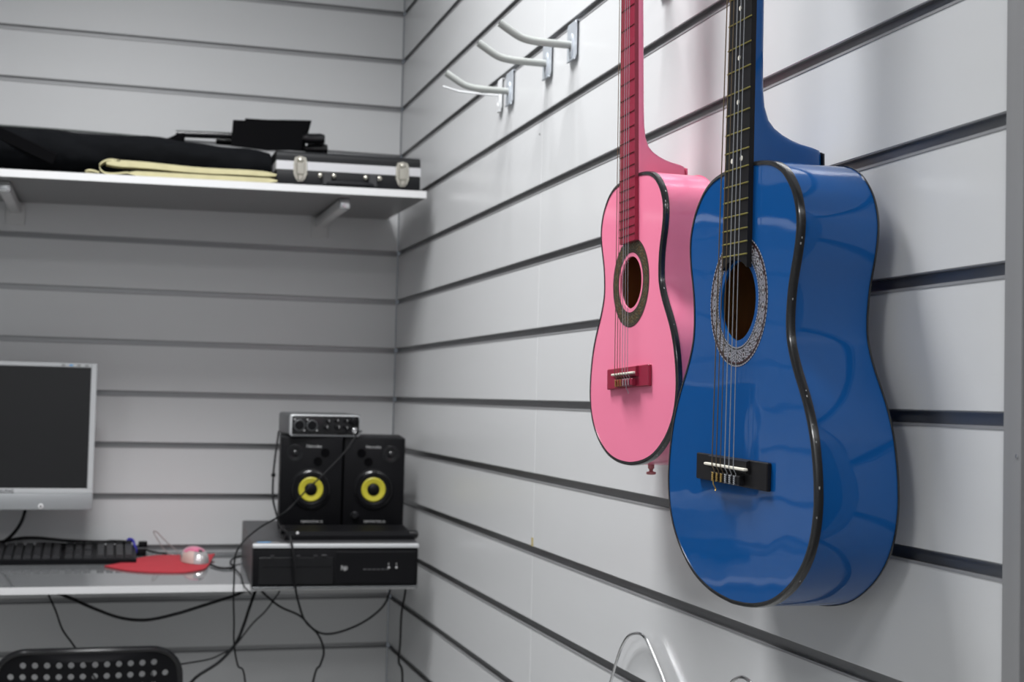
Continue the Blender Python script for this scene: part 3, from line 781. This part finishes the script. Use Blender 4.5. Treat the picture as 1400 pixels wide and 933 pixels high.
# ------------------------------------------------------------------ speakers
def ring_prof(r0, h0, r1, h1): return [(r0, 0), (r0, h0), (r1, h1)]
def speaker(label, x, w_, mirrored, knob, rz, grp='pair of monitor speakers'):
    SH, SD = 0.1875, 0.145
    y = -0.312
    t = thing('monitor_speaker', label, 'speaker', (x, y, pc_top(y)+0.0005), (DT*0.6, 0, rz), group=grp)
    cx_ = w_/2
    def mx(v): return w_-v if mirrored else v
    obj('cabinet', bx(0, w_, 0.006, SD, 0, SH, 0.003, 2), 'black_vinyl', t)
    obj('baffle', bx(0.0008, w_-0.0008, 0, 0.007, 0.001, SH-0.001, 0.003, 2), 'black', t)
    wz = 0.083
    wf = thing('woofer', None, None); wf.parent = t; wf.location = (cx_, 0, wz)
    obj('surround', lathe(new(), [(0.041, -0.001), (0.041, 0.002), (0.038, 0.0032), (0.036, 0.0020), (0.0325, 0.0045), (0.029, 0.0045), (0.025, 0.0010)], 40, FRONT), 'black', wf)
    obj('cone', lathe(new(), [(0.0285, 0.0005), (0.0270, 0.0020), (0.0250, 0.0022), (0.02, 0.0008)], 40, FRONT), 'black', wf)
    obj('yellow_cone', lathe(new(), [(0.0245, 0.0012), (0.0243, 0.0040), (0.0225, 0.0052), (0.0130, 0.0036), (0.0120, 0.0025)], 40, FRONT), 'yellow', wf)
    obj('dust_cap', lathe(new(), [(0.0122, 0.0030), (0.0115, 0.0050), (0.0080, 0.0074), (0.0030, 0.0084)], 24, FRONT), 'black', wf)
    obj('lower_glint_ring', lathe(new(), [(0.0375, 0.0030), (0.0350, 0.0048), (0.0310, 0.0005)], 40, FRONT), 'black_gloss', wf)
    tw = thing('tweeter', None, None); tw.parent = t; tw.location = (mx(0.029), 0, 0.1540)
    obj('faceplate', lathe(new(), [(0.0175, -0.001), (0.0175, 0.001), (0.0150, 0.0016), (0.0110, 0.0004)], 32, FRONT), 'black_gloss', tw)
    obj('dome', lathe(new(), [(0.0070, 0.0002), (0.0062, 0.0030), (0.0040, 0.0046), (0.0015, 0.0052)], 20, FRONT), 'black_gloss', tw)
    for dx, dz in ((0.0880, 0.1560), (0.0740, 0.1385)):
        obj('bass_port', lathe(new(), [(0.0088, -0.001), (0.0088, 0.0012), (0.0070, 0.0016), (0.0066, 0.0006)], 24, at(mx(dx), 0, dz)), 'cloth', t)
    text_obj('maker_lettering', 'Hercules', 0.0085, 'print', t, (cx_+(-0.002 if mirrored else 0.004), -0.0004, 0.1685))
    text_obj('model_lettering', 'DJMONITOR 32', 0.0062, 'print', t, (cx_+0.004, -0.0004, 0.0185))
    if knob:
        obj('volume_knob', lathe(new(), [(0.0085, -0.0005), (0.0085, 0.0010), (0.0072, 0.0014), (0.0060, 0.0060), (0.0052, 0.0068)], 28, at(0.026, 0, 0.030)), 'black_gloss', t)
    return t
speaker('left black monitor speaker with yellow cone, under the audio interface', -0.2890, 0.1235, False, False, -0.10)
speaker('right black monitor speaker with yellow cone and volume knob, nearest the corner', -0.1635, 0.1245, True, True, -0.12)

# ------------------------------------------------------------------ audio interface
SPZ = pc_top(-0.312)+0.188
ai = thing('audio_interface', 'small grey audio interface box with knobs on top of the left speaker', 'interface', (-0.2745, -0.330, SPZ+0.001), (0.02, 0, 0.07))
IW, ID, IH = 0.1420, 0.120, 0.0440
obj('shell', bx(0, IW, 0.004, ID, 0, IH, 0.006, 3), 'mid_grey', ai)
rim = new(); box(rim, -0.0005, IW+0.0005, -0.001, 0.006, -0.0003, IH+0.0005, 0.006, 3)
obj('front_rim', rim, 'silver', ai)
obj('front_face', bx(0.004, IW-0.003, -0.0028, 0.0, 0.0035, IH-0.0035, 0.003, 2), 'black_gloss', ai)
for x in (0.0185, 0.0440):
    j = obj('combo_jack', lathe(new(), [(0.0110, 0), (0.0110, 0.0012), (0.0098, 0.0018), (0.0090, 0.0002)], 28, at(x, -0.0026, 0.0215)), 'mid_grey', ai)
    obj('jack_core', lathe(new(), [(0.0092, 0.0004), (0.0088, 0.0014), (0.002, 0.0016)], 20, at(x, -0.0026, 0.0215)), 'black', j)
    for dx, dz in ((-0.0095, 0.0115), (0.0100, -0.0100)):
        obj('screw', lathe(new(), [(0.0018, 0), (0.0014, 0.001)], 8, at(x+dx, -0.0026, 0.0215+dz)), 'print', j)
for x, z, r in ((0.0715, 0.0180, 0.0050), (0.0750, 0.0310, 0.0035), (0.0950, 0.0185, 0.0050), (0.0930, 0.0320, 0.0030), (0.1120, 0.0180, 0.0035), (0.1120, 0.0320, 0.0030)):
    k_ = obj('knob', lathe(new(), [(r, 0), (r*0.92, 0.006), (r*0.7, 0.0068)], 18, at(x, -0.0026, z)), 'black', ai)
    obj('knob_mark', bx(x+r*0.3, x+r*0.3+0.0012, -0.0100, -0.0092, z-0.001, z+r*0.8), 'print', k_, smooth=0)
obj('phone_jack', lathe(new(), [(0.0058, 0), (0.0058, 0.0020), (0.0040, 0.0026), (0.0034, 0.0010)], 20, at(0.1310, -0.0026, 0.0125)), 'chrome', ai)
obj('output_knob', lathe(new(), [(0.0075, 0), (0.0070, 0.008), (0.0055, 0.0090)], 22, at(0.1285, -0.0026, 0.0300)), 'black', ai)
obj('side_plug', tube(new(), [(IW-0.001, 0.002, 0.0105), (IW+0.0035, -0.002, 0.0115)], 0.0022, 8), 'mid_grey', ai)

# ------------------------------------------------------------------ slim device
sd = thing('slim_device', 'slim flat black device with one small white light lying before the speakers', 'device', (-0.292, -0.445, pc_top(-0.445)+0.0006), (DT, 0, -0.015))
bm = new()
prism(bm, [(0, 0), (0.120, 0), (0.112, 0.014), (0.060, 0.021), (0.010, 0.015), (0.0, 0.008)], 0.250, lambda u, v, w_: (w_, u, v))
for v in bm.verts:
    if v.co.z > 0.012: v.co.x = 0.125+(v.co.x-0.125)*(0.90 if v.co.x > 0.125 else 0.97)
obj('device_body', bm, 'black', sd, smooth=0)
obj('end_cap', tube(new(), [(0.240, 0.010, 0.0088), (0.2555, 0.010, 0.0088), (0.258, 0.010, 0.0088)], [0.0080, 0.0078, 0.005], 14), 'black_gloss', sd)
obj('hinge', tube(new(), [(-0.004, 0.035, 0.012), (0.012, 0.035, 0.013)], 0.006, 12), 'black', sd)
obj('indicator', lathe(new(), [(0.0028, 0), (0.0022, 0.0010)], 14, at(0.024, 0.004, 0.0125)), 'shelf_edge', sd)

# ------------------------------------------------------------------ monitor
mo = thing('computer_monitor', 'silver framed flat monitor with a dark screen above the desk shelf', 'monitor', (-0.830, -0.150, -0.2370), (0, 0, 0))
MW, MH = 0.1855, 0.2960
def mzl(z): return z
bz0 = 0.0420
b = new()
box(b, MW-0.0115, MW, 0, 0.030, bz0, MH, 0.0012)
box(b, -MW, -MW+0.0115, 0, 0.030, bz0, MH, 0.0012)
box(b, -MW+0.0115, MW-0.0115, 0, 0.030, MH-0.0085, MH, 0.0012)
obj('frame', b, 'silver', mo)
obj('lower_bezel', bx(-MW, MW, -0.001, 0.030, 0, 0.0330, 0.002, 2), 'silver_low', mo)
obj('chin_strip', bx(-MW, MW, 0.0005, 0.030, 0.0330, bz0+0.001, 0.001), 'silver', mo)
obj('screen', bx(-MW+0.011, MW-0.011, 0.003, 0.012, bz0, MH-0.008), 'screen', mo, smooth=0)
obj('rear_shell', bx(-MW*0.8, MW*0.8, 0.029, 0.050, 0.03, MH-0.03, 0.008, 2), 'dark_grey', mo)
obj('power_button', lathe(new(), [(0.0052, 0), (0.0052, 0.0012), (0.0036, 0.0018)], 20, at(0.0865, -0.001, 0.0075)), 'shelf_edge', mo)
obj('button_dot', lathe(new(), [(0.0020, 0), (0.0018, 0.0006)], 12, at(0.0865, -0.0028, 0.0075)), 'black', mo)
text_obj('maker_lettering', 'SAMSUNG', 0.0100, 'print_dark', mo, (0.0115, -0.0002, 0.0372))
for i, x in enumerate((0.120, 0.135, 0.150, 0.1655)):
    obj('frame_mark', bx(x-0.0035, x+0.0035, -0.0004, 0.0006, MH-0.0062, MH-0.0025, 0.0003), 'grey_mark' if i != 1 else 'print_blue', mo, smooth=0)
obj('wall_arm', bx(-0.03, 0.03, 0.049, 0.148, 0.12, 0.18), 'dark_grey', mo, smooth=0)
obj('wall_arm_plate', bx(-0.05, 0.05, 0.144, 0.149, 0.08, 0.22), 'dark_grey', mo, smooth=0)

# ------------------------------------------------------------------ keyboard
kb = thing('keyboard', 'black computer keyboard on the desk shelf in front of the monitor', 'keyboard', (-0.555, -0.170, desk_z(-0.170)+0.0006), (DT, 0, 0))
bm = new(); prism(bm, [(0, 0), (0.138, 0), (0.138, 0.020), (0.125, 0.0205), (0.006, 0.0105), (0, 0.009)], 0.44, lambda u, v, w_: (-w_, u, v))
obj('base', bm, 'black', kb, smooth=0)
key0 = None
rot = (math.atan2(0.010, 0.119), 0, 0)
def keyrow(y, x0, x1, wk=0.0182, dpt=0.0145):
    global key0
    x = x0
    while x+wk <= x1+1e-6:
        loc = (-x-wk/2, y, 0.0105+(y-0.006)*0.084)
        if key0 is None:
            kbm = bx(-0.0081, 0.0081, -0.0072, 0.0072, 0, 0.0075)
            for v in kbm.verts:
                if v.co.z > 0.005: v.co.x *= 0.78; v.co.y *= 0.80
            key0 = obj('key', kbm, 'key_black', kb, smooth=0, loc=loc, rot=rot)
        else: dup(key0, kb, loc)
        x += wk
M['key_black'] = mat('dark_grey_key', (0.014, 0.014, 0.016), 0.4)
for r_ in range(6):
    y = 0.016+r_*0.0185+(0.004 if r_ == 5 else 0)
    keyrow(y, 0.006, 0.080)
    keyrow(y, 0.086, 0.141) if r_ not in (2,) else None
    keyrow(y, 0.147, 0.434)
obj('lock_lights', bx(-0.078, -0.010, 0.128, 0.133, 0.020, 0.0212), 'grey_mark', kb, smooth=0)

# ------------------------------------------------------------------ mouse mat, mouse
def mat_mesh():
    out = [(-0.617, -0.205), (-0.600, -0.232), (-0.575, -0.262), (-0.54, -0.283), (-0.50, -0.292), (-0.465, -0.292), (-0.43, -0.262), (-0.418, -0.225), (-0.408, -0.17), (-0.398, -0.115), (-0.394, -0.10),
           (-0.402, -0.092), (-0.43, -0.078), (-0.47, -0.070), (-0.51, -0.072), (-0.545, -0.100), (-0.565, -0.135), (-0.585, -0.170)]
    P_ = [(p.x, p.y) for p in smooth_path([(x, y, 0) for x, y in out+[out[0]]], 3)[:-1]]
    bm = new(); cx_, cy_ = -0.50, -0.175
    def zl(x, y):
        z = desk_z(y)+0.0008
        lift = max(0.0, (x+0.425)/0.03)*0.006*max(0, min(1, (y+0.2)/0.09))
        return z+lift
    T = [];
    for th in (0.0024, 0.0):
        rings = []
        for f in (1.0, 0.75, 0.5, 0.25):
            rings.append([bm.verts.new((cx_+(x-cx_)*f, cy_+(y-cy_)*f, zl(cx_+(x-cx_)*f, cy_+(y-cy_)*f)+th)) for x, y in P_])
        c = bm.verts.new((cx_, cy_, zl(cx_, cy_)+th)); n = len(P_)
        for a in range(3):
            for i in range(n): bm.faces.new((rings[a][i], rings[a][(i+1) % n], rings[a+1][(i+1) % n], rings[a+1][i]))
        for i in range(n): bm.faces.new((rings[3][i], rings[3][(i+1) % n], c))
        T.append(rings[0])
    for i in range(n): bm.faces.new((T[0][i], T[0][(i+1) % n], T[1][(i+1) % n], T[1][i]))
    return bm
tag(obj('mouse_mat', mat_mesh(), 'red', smooth=50), 'red mouse mat curling at its right corner on the desk shelf', 'mouse mat')
ms = thing('computer_mouse', 'small pink and silver computer mouse on the red mat', 'mouse', (-0.440, -0.165, desk_z(-0.165)+0.0040), (DT, 0, 0.35))
def mouse_shell(a0, a1, z1, sc):
    bm = new(); N1, N2 = 10, 24; rings = []
    for i in range(N1+1):
        ph = (PI/2)*i/N1*0.98; ring = []
        for q in range(N2):
            t_ = a0+(a1-a0)*q/(N2-1)
            ring.append(bm.verts.new((0.0265*sc*math.cos(t_)*math.cos(ph), 0.043*sc*math.sin(t_)*math.cos(ph), z1*sc*math.sin(ph)**0.8 if ph > 0 else 0)))
        rings.append(ring)
    for i in range(N1):
        for q in range(N2-1): bm.faces.new((rings[i][q], rings[i][q+1], rings[i+1][q+1], rings[i+1][q]))
    return bm
M['cream_white'] = mat('pale_mouse_panel', (0.55, 0.42, 0.38), 0.3)
obj('body', mouse_shell(0, 2*PI, 0.030, 0.985), 'mouse_silver', ms, smooth=60)
def mouse_cap():
    bm = new(); rings = []
    for i in range(9):
        ph = 0.62+(PI/2-0.62)*i/8*0.98; ring = []
        for q in range(30):
            t_ = 2*PI*q/30
            p0 = ph if math.sin(t_) > -0.35 else min(PI/2*0.99, ph+0.20*(1-i/8))
            ring.append(bm.verts.new((0.0268*math.cos(t_)*math.cos(p0), 0.0434*math.sin(t_)*math.cos(p0), 0.0308*math.sin(p0)**0.8)))
        rings.append(ring)
    for i in range(8):
        for q in range(30): bm.faces.new((rings[i][q], rings[i][(q+1) % 30], rings[i+1][(q+1) % 30], rings[i+1][q]))
    bm.faces.new(rings[-1]); return bm
obj('top_shell', mouse_cap(), 'mouse_pink', ms, smooth=60)
obj('side_panel', mouse_shell(PI-0.1, PI+0.9, 0.0304, 1.002), 'cream_white', ms, smooth=60)
obj('scroll_wheel', tube(new(), [(-0.003, -0.026, 0.0235), (0.003, -0.026, 0.0235)], 0.004, 14), 'mid_grey', ms)

# ------------------------------------------------------------------ cables
C = {
 'C1':[(-0.720,-0.360,-0.366),(-0.678,-0.360,-0.383),(-0.632,-0.370,-0.403),(-0.585,-0.380,-0.419),(-0.538,-0.380,-0.424),(-0.485,-0.380,-0.414),(-0.431,-0.380,-0.398),(-0.377,-0.380,-0.381),(-0.343,-0.370,-0.367)],
 'C2':[(-0.722,-0.350,-0.366),(-0.703,-0.350,-0.406),(-0.689,-0.350,-0.443),(-0.668,-0.350,-0.473),(-0.640,-0.330,-0.52),(-0.60,-0.20,-0.64),(-0.58,-0.12,-0.95),(-0.56,-0.10,-1.155)],
 'C3':[(-0.282,-0.215,-0.070),(-0.292,-0.250,-0.121),(-0.298,-0.280,-0.156),(-0.300,-0.300,-0.199),(-0.299,-0.350,-0.224),(-0.2985,-0.430,-0.2460),(-0.290,-0.495,-0.2550),(-0.283,-0.515,-0.295),(-0.279,-0.510,-0.343),(-0.267,-0.490,-0.386),(-0.249,-0.450,-0.422),(-0.220,-0.420,-0.452),(-0.205,-0.400,-0.487),(-0.211,-0.400,-0.514),(-0.224,-0.400,-0.546),(-0.25,-0.38,-0.75),(-0.26,-0.36,-1.0),(-0.30,-0.34,-1.150)],
 'C4':[(-0.141,-0.340,-0.062),(-0.150,-0.352,-0.080),(-0.173,-0.362,-0.110),(-0.213,-0.370,-0.151),(-0.241,-0.372,-0.177),(-0.276,-0.375,-0.215),(-0.303,-0.400,-0.231),(-0.341,-0.460,-0.244),(-0.373,-0.490,-0.266),(-0.388,-0.500,-0.291),(-0.389,-0.500,-0.331),(-0.388,-0.490,-0.372),(-0.383,-0.460,-0.417),(-0.380,-0.440,-0.461),(-0.370,-0.420,-0.506),(-0.355,-0.420,-0.538),(-0.34,-0.40,-0.75),(-0.36,-0.38,-1.0),(-0.40,-0.36,-1.150)],
 'C5':[(-0.335,-0.380,-0.366),(-0.351,-0.400,-0.407),(-0.359,-0.400,-0.434),(-0.373,-0.400,-0.468),(-0.402,-0.400,-0.502),(-0.453,-0.400,-0.539),(-0.465,-0.38,-0.60),(-0.45,-0.33,-0.85),(-0.44,-0.28,-1.155)],
 'C6':[(-0.275,-0.330,-0.3660),(-0.309,-0.340,-0.414),(-0.337,-0.345,-0.441),(-0.372,-0.360,-0.481),(-0.400,-0.370,-0.495),(-0.421,-0.370,-0.503),(-0.469,-0.380,-0.508),(-0.52,-0.30,-0.530),(-0.51,-0.16,-0.64),(-0.50,-0.12,-1.155)],
 'C7':[(-0.334,-0.350,-0.3665),(-0.291,-0.360,-0.404),(-0.248,-0.360,-0.425),(-0.221,-0.360,-0.451),(-0.193,-0.340,-0.465),(-0.154,-0.320,-0.463),(-0.106,-0.300,-0.447),(-0.066,-0.280,-0.420),(-0.050,-0.27,-0.385),(-0.046,-0.265,-0.364)],
 'C9':[(-0.020,-0.300,-0.330),(-0.026,-0.300,-0.388),(-0.031,-0.290,-0.437),(-0.030,-0.280,-0.498),(-0.032,-0.280,-0.535),(-0.023,-0.280,-0.577),(-0.03,-0.27,-0.8),(-0.04,-0.26,-1.150)],
 'C10':[(-0.330,-0.130,-0.3330),(-0.351,-0.140,-0.3355),(-0.366,-0.180,-0.3360),(-0.371,-0.215,-0.340),(-0.365,-0.240,-0.3435),(-0.381,-0.250,-0.3445),(-0.397,-0.240,-0.3445),(-0.410,-0.205,-0.3425)],
 'C11':[(-0.366,-0.250,-0.3445),(-0.362,-0.340,-0.3475),(-0.3655,-0.420,-0.3505),(-0.3640,-0.436,-0.3560),(-0.350,-0.430,-0.3720)],
 'Cm':[(-0.770,-0.105,-0.200),(-0.773,-0.100,-0.230),(-0.780,-0.110,-0.261),(-0.797,-0.090,-0.290),(-0.822,-0.050,-0.314),(-0.850,-0.025,-0.330)],
 'C12':[(-0.95,-0.018,-0.3290),(-0.868,-0.018,-0.3220),(-0.826,-0.020,-0.3140),(-0.790,-0.020,-0.3070),(-0.754,-0.020,-0.3060),(-0.681,-0.030,-0.3120),(-0.607,-0.040,-0.3130),(-0.566,-0.045,-0.3150)],
 'C13':[(-0.75,-0.030,-0.3170),(-0.717,-0.050,-0.3150),(-0.680,-0.070,-0.3150),(-0.636,-0.060,-0.3145),(-0.607,-0.050,-0.3100),(-0.566,-0.055,-0.3115)],
 'C14':[(-0.545,-0.050,-0.325),(-0.518,-0.055,-0.333),(-0.490,-0.045,-0.3375)],
}
def cable(key, label, r, extra=None):
    pts = smooth_path(C[key], 6)
    o = obj('cable', tube(new(), pts, r, 8), 'cable', smooth=80)
    # the thing's origin stays at world zero; parts hang below it
    return tag(o, label, 'cable')
cable('C1', 'thick black cable sagging in a long bow under the desk shelf edge', 0.0030)
cable('C2', 'thin black cable dropping from the desk shelf behind the perforated chair', 0.0018)
c3 = cable('C3', 'black cable from the interface left side, knotted, falling over the computer front', 0.0021)
kb_ = lathe(new(), [(0.0015, -0.0045), (0.0042, -0.0025), (0.0045, 0.001), (0.0025, 0.0045)], 10, Matrix.Translation((-0.298, -0.280, -0.156)))
obj('cable_clasp', kb_, 'cable', c3)
cable('C4', 'thin black cable crossing the left speaker cone and looping down left of the computer', 0.0017)
cable('C5', 'thick black cable running down left from below the computer corner', 0.0030)
cable('C6', 'thin black cable under the desk curving left behind the chair', 0.0016)
cable('C7', 'black cable swinging in a low bow beneath the computer towards the corner', 0.0021)
cable('C9', 'black cable hanging straight down beside the corner, rightmost of all', 0.0022)
cable('C10', 'black cable looping on the desk shelf between the mouse mat and the computer', 0.0022)
cable('C11', 'short thin dark cable crossing the desk shelf to the computer corner', 0.0012)
cable('Cm', 'thick black cable dropping from the monitor underside to the desk shelf', 0.0034)
cable('C12', 'thick black cable lying along the wall behind the keyboard', 0.0034)
cable('C13', 'black cable lying across the upper keyboard keys up to the blue tie', 0.0028)
cable('C14', 'short black cable leaving the plugs behind the red mouse mat', 0.0022)
pl = thing('cable_plugs', 'two black cable plugs beside the blue tie at the keyboard corner', 'plug', (-0.543, -0.052, -0.3315))
obj('plug_body', bx(-0.013, 0.010, -0.012, 0.009, -0.009, 0.0065, 0.002, 2), 'black', pl)
obj('plug_head', bx(-0.006, 0.012, 0.002, 0.016, 0.0072, 0.0200, 0.002, 2), 'black', pl)
obj('plug_rim', bx(-0.007, 0.011, -0.0125, 0.006, 0.0062, 0.0078, 0.0005), 'mid_grey', pl)
tag(obj('cable_tie', tube(new(), smooth_path([(-0.572,-0.052,-0.312),(-0.569,-0.052,-0.306),(-0.561,-0.055,-0.308),(-0.557,-0.062,-0.318),(-0.554,-0.066,-0.328),(-0.556,-0.062,-0.3345),(-0.562,-0.045,-0.330),(-0.566,-0.040,-0.318),(-0.563,-0.048,-0.3085)], 4), 0.0028, 8), 'tie'),
    'blue cable tie wrapped round the cables at the right end of the keyboard', 'cable tie')
tag(obj('bent_wire', tube(new(), smooth_path([(-0.473,-0.062,-0.3400),(-0.494,-0.060,-0.330),(-0.507,-0.060,-0.312),(-0.519,-0.060,-0.292),(-0.515,-0.060,-0.289),(-0.494,-0.050,-0.310),(-0.476,-0.050,-0.326),(-0.463,-0.050,-0.3395)], 5), 0.0010, 6), 'wire'),
    'thin pale wire bent into a narrow loop standing beside the mouse', 'wire')

# ------------------------------------------------------------------ chair
ch = thing('perforated_chair', 'black plastic chair with perforated backrest in front of the desk shelf', 'chair', (-0.6372, -0.615, FLOOR))
def chair_back():
    W2, ZT, ZB, R_ = 0.1515, 0.0, -0.23, 0.050
    out = []
    for cx_, cz_, a0 in ((W2-R_, ZT-R_, 0), (-W2+R_, ZT-R_, 90), (-W2+R_, ZB+R_, 180), (W2-R_, ZB+R_, 270)):
        for q in range(9):
            a = math.radians(a0+90*q/8); out.append((cx_+R_*math.cos(a), cz_+R_*math.sin(a)))
    holes = []
    for r_ in range(11):
        z = -0.0222-r_*0.0196
        nh = 12 if r_ % 2 == 0 else 14
        for i in range(nh):
            x = (i-(nh-1)/2)*0.0195
            if abs(x) < W2-0.018 and z > ZB+0.02:
                if z < ZB+0.05 and abs(x) > W2-0.05: continue
                holes.append((x, z))
    bm = new(); NH = 12; ys = (0.0, 0.006); sets = []
    def bend(x, z): return 0.045*(x/W2)**2*-1+0.0+(0-z)*0.10*-1
    for y in ys:
        vs = [bm.verts.new((x, y, z)) for x, z in out]
        es = [bm.edges.new((vs[i], vs[(i+1) % len(vs)])) for i in range(len(vs))]
        hs = []
        for hx, hz_ in holes:
            hv = [bm.verts.new((hx+0.0052*math.cos(2*PI*k/NH), y, hz_+0.0056*math.sin(2*PI*k/NH))) for k in range(NH)]
            es += [bm.edges.new((hv[i], hv[(i+1) % NH])) for i in range(NH)]
            hs.append(hv)
        bmesh.ops.triangle_fill(bm, use_beauty=True, use_dissolve=False, edges=es)
        sets.append((vs, hs))
    (A, HA), (B_, HB) = sets
    n = len(A)
    for i in range(n): bm.faces.new((A[i], A[(i+1) % n], B_[(i+1) % n], B_[i]))
    for a, b_ in zip(HA, HB):
        for i in range(NH): bm.faces.new((a[i], a[(i+1) % NH], b_[(i+1) % NH], b_[i]))
    for v in bm.verts: v.co.y += bend(v.co.x, v.co.z)*-1*0.5
    return bm, out
BT = 0.7205
cb, outl = chair_back()
br = obj('backrest', cb, 'chair_black' if 'chair_black' in M else 'black', ch, smooth=30, loc=(0, 0, BT))
rimp = [(x*1.0, 0.003+0.5*(0.045*(x/0.1515)**2+(0-z)*0.10), z) for x, z in outl]; rimp.append(rimp[0])
obj('backrest_rim', tube(new(), rimp, 0.0062, 10, cap=False), 'black_gloss', br)
b = new(); prism(b, [(-0.15, 0.02), (0.15, 0.02), (0.165, 0.34), (-0.165, 0.34)], 0.012, lambda u, v, w_: (u, v, 0.43+w_))
obj('seat', b, 'black', ch, smooth=0)
for s in (-1, 1):
    obj('leg', tube(new(), smooth_path([(s*0.14, 0.02, 0.64), (s*0.150, 0.02, 0.52), (s*0.155, 0.0, 0.42), (s*0.17, -0.05, 0.0)], 4), 0.009, 10), 'dark_grey', ch)
    obj('leg', tube(new(), smooth_path([(s*0.155, 0.02, 0.425), (s*0.160, 0.28, 0.425), (s*0.165, 0.32, 0.38), (s*0.175, 0.37, 0.0)], 4), 0.009, 10), 'dark_grey', ch)
